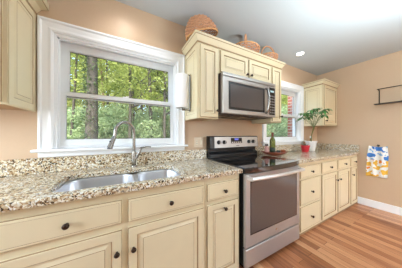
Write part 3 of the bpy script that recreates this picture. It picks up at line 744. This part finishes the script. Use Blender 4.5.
# small plant in the red pot
RX, RY = 2.83,-.20
pt = thing('potted_plant', 'small dark plant in a red ceramic pot, left of the white pot', 'plant', (RX,RY,CT+.001))
b = MB(); b.lathe([(0,0),(.046,0),(.05,.004),(.066,.095),(.071,.098),(.071,.112),(.063,.112),(.058,.09),(0,.088)], (RX,RY,CT+.001), 28); b.build('pot', M['red'], pt, smooth=True, angle=50)
b = MB(); b.lathe([(0,.089),(.058,.0895),(.058,.092),(0,.094)], (RX,RY,CT+.001), 20); b.build('soil', M['soil'], pt, smooth=True)
lf = MB()
for k in range(18):
    a = rnd.uniform(0,2*PI); leaf(lf, (RX+.02*math.cos(a),RY+.02*math.sin(a),CT+.095), (math.cos(a)*.7,math.sin(a)*.7,rnd.uniform(.6,1.6)), rnd.uniform(.05,.10), .010, .6)
lf.build('leaves', mat('dark_plant_leaf', (58,74,50), .5, noise=.3, nscale=30), pt, smooth=True, recalc=False)
# small bottle behind white pot, against the corner
c = (3.28,-.07,CT+.001); w = thing('oil_bottle', 'small amber bottle with a pale top behind the white pot', 'bottle', c)
b = MB(); b.lathe([(0,0),(.026,0),(.028,.004),(.028,.15),(.014,.19),(.012,.23),(0,.23)], c, 20); b.build('bottle_glass', mat('amber_glass', (206,160,96), .1, trans=.5), w, smooth=True, angle=50)
b = MB(); b.lathe([(0,.2305),(.014,.2305),(.014,.262),(.006,.272),(0,.272)], c, 16); b.build('stopper', M['whitecer'], w, smooth=True, angle=40)

# ------------------------------------------------------------------ right wall
t = thing('towel_hook', 'small dark hook on the right wall holding the printed towel', 'hook', (XR,-.86,1.03))
b = MB(); b.lathe([(0,-.001),(.016,-.001),(.016,-.006),(0,-.006)], (XR,-.86,1.035), 16, axis='x'); b.tube([(XR-.004,-.86,1.035),(XR-.03,-.86,1.03),(XR-.04,-.86,1.04),(XR-.042,-.86,1.055)], .0035, 8); b.build('hook', M['iron'], t, smooth=True)
b = MB(); nu, nv = 22, 30; vs_ = []
for j in range(nv+1):
    v = j/nv
    for i in range(nu+1):
        u = i/nu; half = .115*(.85+.15*min(1,v*3)); y = -.86+ (u-.5)*2*half + .018*v
        fold = .012*math.sin(u*PI*5+.6)*(.5+.5*v)+.004*math.sin(u*11+v*5)
        z = 1.03-.50*v - .018*math.sin(u*PI) * (1-v) + .02*abs(u-.5)*(-1 if v > .9 else 0)
        vs_.append((XR-.030+fold, y, z))
b.add(vs_, [(j*(nu+1)+i, j*(nu+1)+i+1, (j+1)*(nu+1)+i+1, (j+1)*(nu+1)+i) for j in range(nv) for i in range(nu)])
o = b.build('kitchen_towel', M['towel'], None, smooth=True, recalc=False)
s_ = o.modifiers.new('solid','SOLIDIFY'); s_.thickness = .003; s_.offset = 0
tag(o, 'white kitchen towel with blue and yellow print hanging on the right wall', 'towel')
t = thing('wall_rack', 'dark iron rack with a thin shelf high on the right wall at the edge', 'rack', (XR,-1.0,1.72))
b = MB(); b.box(XR-.10,XR-.001,-1.25,-.83,1.702,1.712); b.build('shelf', M['iron'], t)
b = MB(); b.tube([(XR-.006,-.87,1.712),(XR-.006,-.87,1.93),(XR-.03,-.87,1.95),(XR-.045,-.87,1.93)], .006, 8); b.build('bracket', M['iron'], t, smooth=True)
b = MB(); b.tube([(XR-.006,-1.2,1.712),(XR-.006,-1.2,1.93),(XR-.03,-1.2,1.95),(XR-.045,-1.2,1.93)], .006, 8); b.build('bracket', M['iron'], t, smooth=True)
b = MB(); b.tube([(XR-.03,-1.24,1.95),(XR-.03,-.85,1.95)], .006, 8); b.build('rail', M['iron'], t, smooth=True)

# ------------------------------------------------------------------ outdoors
GZ = -.55
g = MB(); NG = 24
def gh(x, y): return GZ + .03*max(0, y-4) + .25*math.sin(x*.21+1)*math.sin(y*.17) * min(1, max(0, (y-2)/6))
vs_ = [(-45+110*i/NG, .14+64*j/NG, gh(-45+110*i/NG, .14+64*j/NG)) for j in range(NG+1) for i in range(NG+1)]
g.add(vs_, [(j*(NG+1)+i, j*(NG+1)+i+1, (j+1)*(NG+1)+i+1, (j+1)*(NG+1)+i) for j in range(NG) for i in range(NG)])
o = g.build('ground', M['ground'], None, smooth=True, recalc=False); struct(o)
t = MB(); t.box(3.73,4.7,.145,.66,GZ,5.0); tag(t.build('brick_chimney', M['brick']), 'red brick chimney outside the small window', 'chimney')

def foliage_mesh(name, n, clumps, leafsz, m, rnd):
    vs_ = []; fs = []
    for i in range(n):
        c_ = clumps[rnd.randrange(len(clumps))]
        while True:
            q = Vector((rnd.uniform(-1,1), rnd.uniform(-1,1), rnd.uniform(-1,1)))
            if q.length < 1: break
        p = Vector(c_[0])+Vector((q.x*c_[1], q.y*c_[1], q.z*c_[2]))
        d = Vector((rnd.gauss(0,1), rnd.gauss(0,1), rnd.gauss(0,.6))).normalized(); e_ = d.orthogonal().normalized()
        e_ = (e_*math.cos(i)+d.cross(e_)*math.sin(i)); L = leafsz*rnd.uniform(.6,1.3)
        a = len(vs_); vs_ += [p-d*L*.5, p+e_*L*.3, p+d*L*.5, p-e_*L*.3]; fs.append((a,a+1,a+2,a+3))
    me = bpy.data.meshes.new(name); me.from_pydata([tuple(v) for v in vs_], [], fs); me.materials.append(m); me.update(); return me
def trunk_mesh(name, H, r, lean, m, rnd, br=6):
    b = MB(); pts = [(lean*(u**1.3)*H+.05*math.sin(u*5), .04*math.sin(u*7), H*u) for u in [k/8 for k in range(9)]]
    b.tube(pts, [r*(1.25-.25*min(1,k))*(1-.75*k/8) for k in range(9)], 9)
    for k in range(br):
        u = rnd.uniform(.25,.9); p = Vector((lean*(u**1.3)*H+.05*math.sin(u*5), .04*math.sin(u*7), H*u)); a = rnd.uniform(0,2*PI); L = rnd.uniform(1,2.4)
        b.tube([p, p+Vector((math.cos(a)*L*.5, math.sin(a)*L*.5, L*.25)), p+Vector((math.cos(a)*L, math.sin(a)*L, L*.7))], [r*.35,r*.22,r*.08], 6)
    me_o = b.build(name, m, None, smooth=True, recalc=False); me = me_o.data; bpy.data.objects.remove(me_o); return me
rf = random.Random(21)
TR = []
for v in range(4):
    cl = [((rf.uniform(-1.7,1.7), rf.uniform(-1.7,1.7), rf.uniform(2.2,10.5)), rf.uniform(.5,.95), rf.uniform(.3,.6)) for _ in range(34)]
    TR.append((trunk_mesh('trunk', 11, (.16,.11,.13,.09)[v], (.02,-.03,.05,-.015)[v], (M['bark'],M['bark2'])[v % 2], rf), foliage_mesh('foliage', 9000, cl, .14, M['leafA'], rf)))
SH = []
for v in range(3):
    cl = [((rf.uniform(-.9,.9), rf.uniform(-.9,.9), rf.uniform(.3,2.6)), rf.uniform(.3,.6), rf.uniform(.2,.4)) for _ in range(26)]
    SH.append((trunk_mesh('stem', 2.4, .03, .05*(v-1), M['bark2'], rf, 4), foliage_mesh('foliage', 6500, cl, .11, M['leafB'], rf)))
FR = []
for v in range(3):
    cl = [((rf.uniform(-3,3), rf.uniform(-2,2), rf.uniform(1,13)), rf.uniform(.9,1.7), rf.uniform(.7,1.2)) for _ in range(40)]
    FR.append((trunk_mesh('trunk', 13, .17, .02*(v-1), M['bark'], rf), foliage_mesh('foliage', 9000, cl, .27, M['leafC'], rf)))
def plant_tree(kind, src, x, y, s_, label, group=None, rz=None, cat='tree', parts=('trunk','foliage')):
    t = thing(kind, label, cat, (x,y,gh(x,y)-.05), group); t.scale = (s_,s_,s_); t.rotation_euler = (0,0,rf.uniform(0,6.28) if rz is None else rz)
    for me, nm in zip(src, parts):
        o = bpy.data.objects.new(nm, me); COL.objects.link(o); o.parent = t
    return t
def ang(deg, dist): return (dist*math.sin(math.radians(deg)), -1.615+dist*math.cos(math.radians(deg)))
# the one thick trunk close to the sink window
M['bark_dark'] = mat('dark_bark', (70,66,56), .9, noise=.75, nscale=14, bump=1)
def crown_mesh(n, z0, z1, w, sz, m):
    cl = [((rf.uniform(-w,w), rf.uniform(-w,w), rf.uniform(z0,z1)), rf.uniform(.4,.8), rf.uniform(.2,.45)) for _ in range(26)]
    return foliage_mesh('foliage', n, cl, sz, m, rf)
POLE = [(trunk_mesh('trunk', 10, (.085,.06,.1)[v], (.0,.06,-.04)[v], M['bark_dark'], rf, 9), crown_mesh(3600, 3.4, 9.5, 1.6, .13, M['leafA'])) for v in range(3)]
bt = trunk_mesh('trunk', 11, .22, .008, M['bark_dark'], rf, 5)
x, y = ang(-8.6, 6.6); plant_tree('oak_tree', (bt, crown_mesh(3000, 4.6, 10, 2, .15, M['leafA'])), x, y, 1.0, 'thickest tree, a dark grey trunk behind the left half of the big window', rz=0)
o = bpy.data.objects.new('ivy', foliage_mesh('ivy', 1500, [((0,0,.6+.3*k), .27, .3) for k in range(16)], .1, M['ivy'], rf)); COL.objects.link(o); o.parent = [q for q in COL.objects if q.name == 'oak_tree'][0]
G1 = 'woodland trees beyond the big window'; G2 = 'woodland trees beyond the small window'
for i, (d, r, s_, v) in enumerate(((-13.6,8,1,1),(-4.2,9.5,.9,0),(2.4,7.6,1,0),(4.0,11,1,2),(9.7,7.8,1.1,2),(12.2,9,1,1),(14.2,7.2,.9,0),(17.2,8.2,1,2),(6.8,13,1,2))):
    x, y = ang(d, r); plant_tree('woodland_tree', POLE[v], x, y, s_, 'thin dark-trunked tree standing near the big window', 'thin dark trees near the big window', rz=(0 if v != 1 else .3*i))
for i, (d, r, s_) in enumerate(((-15,15,1),(-5,14.5,1.1),(1,16.5,1),(9,15,1.1),(15,14.5,1),(20.5,15,1))):
    x, y = ang(d, r); plant_tree('woodland_tree', TR[i % 4], x, y, s_, 'slim woodland tree with light green leaves seen through the big window', G1)
for i, (d, r, s_) in enumerate(((48,12,1),(51.5,9.5,1),(55,14,1.1),(58,10,1),(61,13,1))):
    x, y = ang(d, r); plant_tree('woodland_tree', TR[(i+1) % 4], x, y, s_, 'woodland tree with green leaves seen through the small window', G2)
for i, (d, r, s_) in enumerate([(-21+5.2*k, 23+(k*7 % 5), 1.15) for k in range(10)]+[(46+6*k, 22+k, 1.1) for k in range(4)]):
    x, y = ang(d, r); plant_tree('woodland_tree', FR[i % 3], x, y, s_, ('pale hazy far tree at the back of the woods beyond the big window' if i < 10 else 'pale far tree at the back of the woods beyond the small window'), (G1 if i < 10 else G2)+', far row')
for i, (d, r, s_) in enumerate([(-18+4.0*k, 8.6+(k*3 % 4)*.9, .95+.1*(k % 3)) for k in range(10)]):
    x, y = ang(d, r); plant_tree('shrub', SH[i % 3], x, y, s_, 'leafy pale green shrub under the trees beyond the big window', 'understory shrubs beyond the big window', cat='shrub', parts=('stem','foliage'))
for i, (d, r, s_) in enumerate(((50,6.6,1),(54,7.6,1.1),(58,6.4,.9))):
    x, y = ang(d, r); plant_tree('shrub', SH[i % 3], x, y, s_, 'leafy green shrub outside the small window', 'shrubs beyond the small window', cat='shrub', parts=('stem','foliage'))
# flowering bush right outside the small window
x, y = 4.45, 2.15
fb = plant_tree('flowering_bush', SH[1], x, y, .74, 'bush with orange flowers just outside the small window', cat='bush', parts=('stem','foliage'))
b = MB()
for k in range(46):
    a = rf.uniform(0,2*PI); r = rf.uniform(.5,1.25); z = rf.uniform(1.7,3.1); c_ = Vector((r*math.cos(a), r*math.sin(a), z))
    for q in range(6):
        an = q*PI/3; leaf(b, c_, (math.cos(an), math.sin(an), .4), .07, .028, .3)
o = b.build('flowers', M['flower'], None, recalc=False); o.parent = fb; o['kind'] = 'stuff'
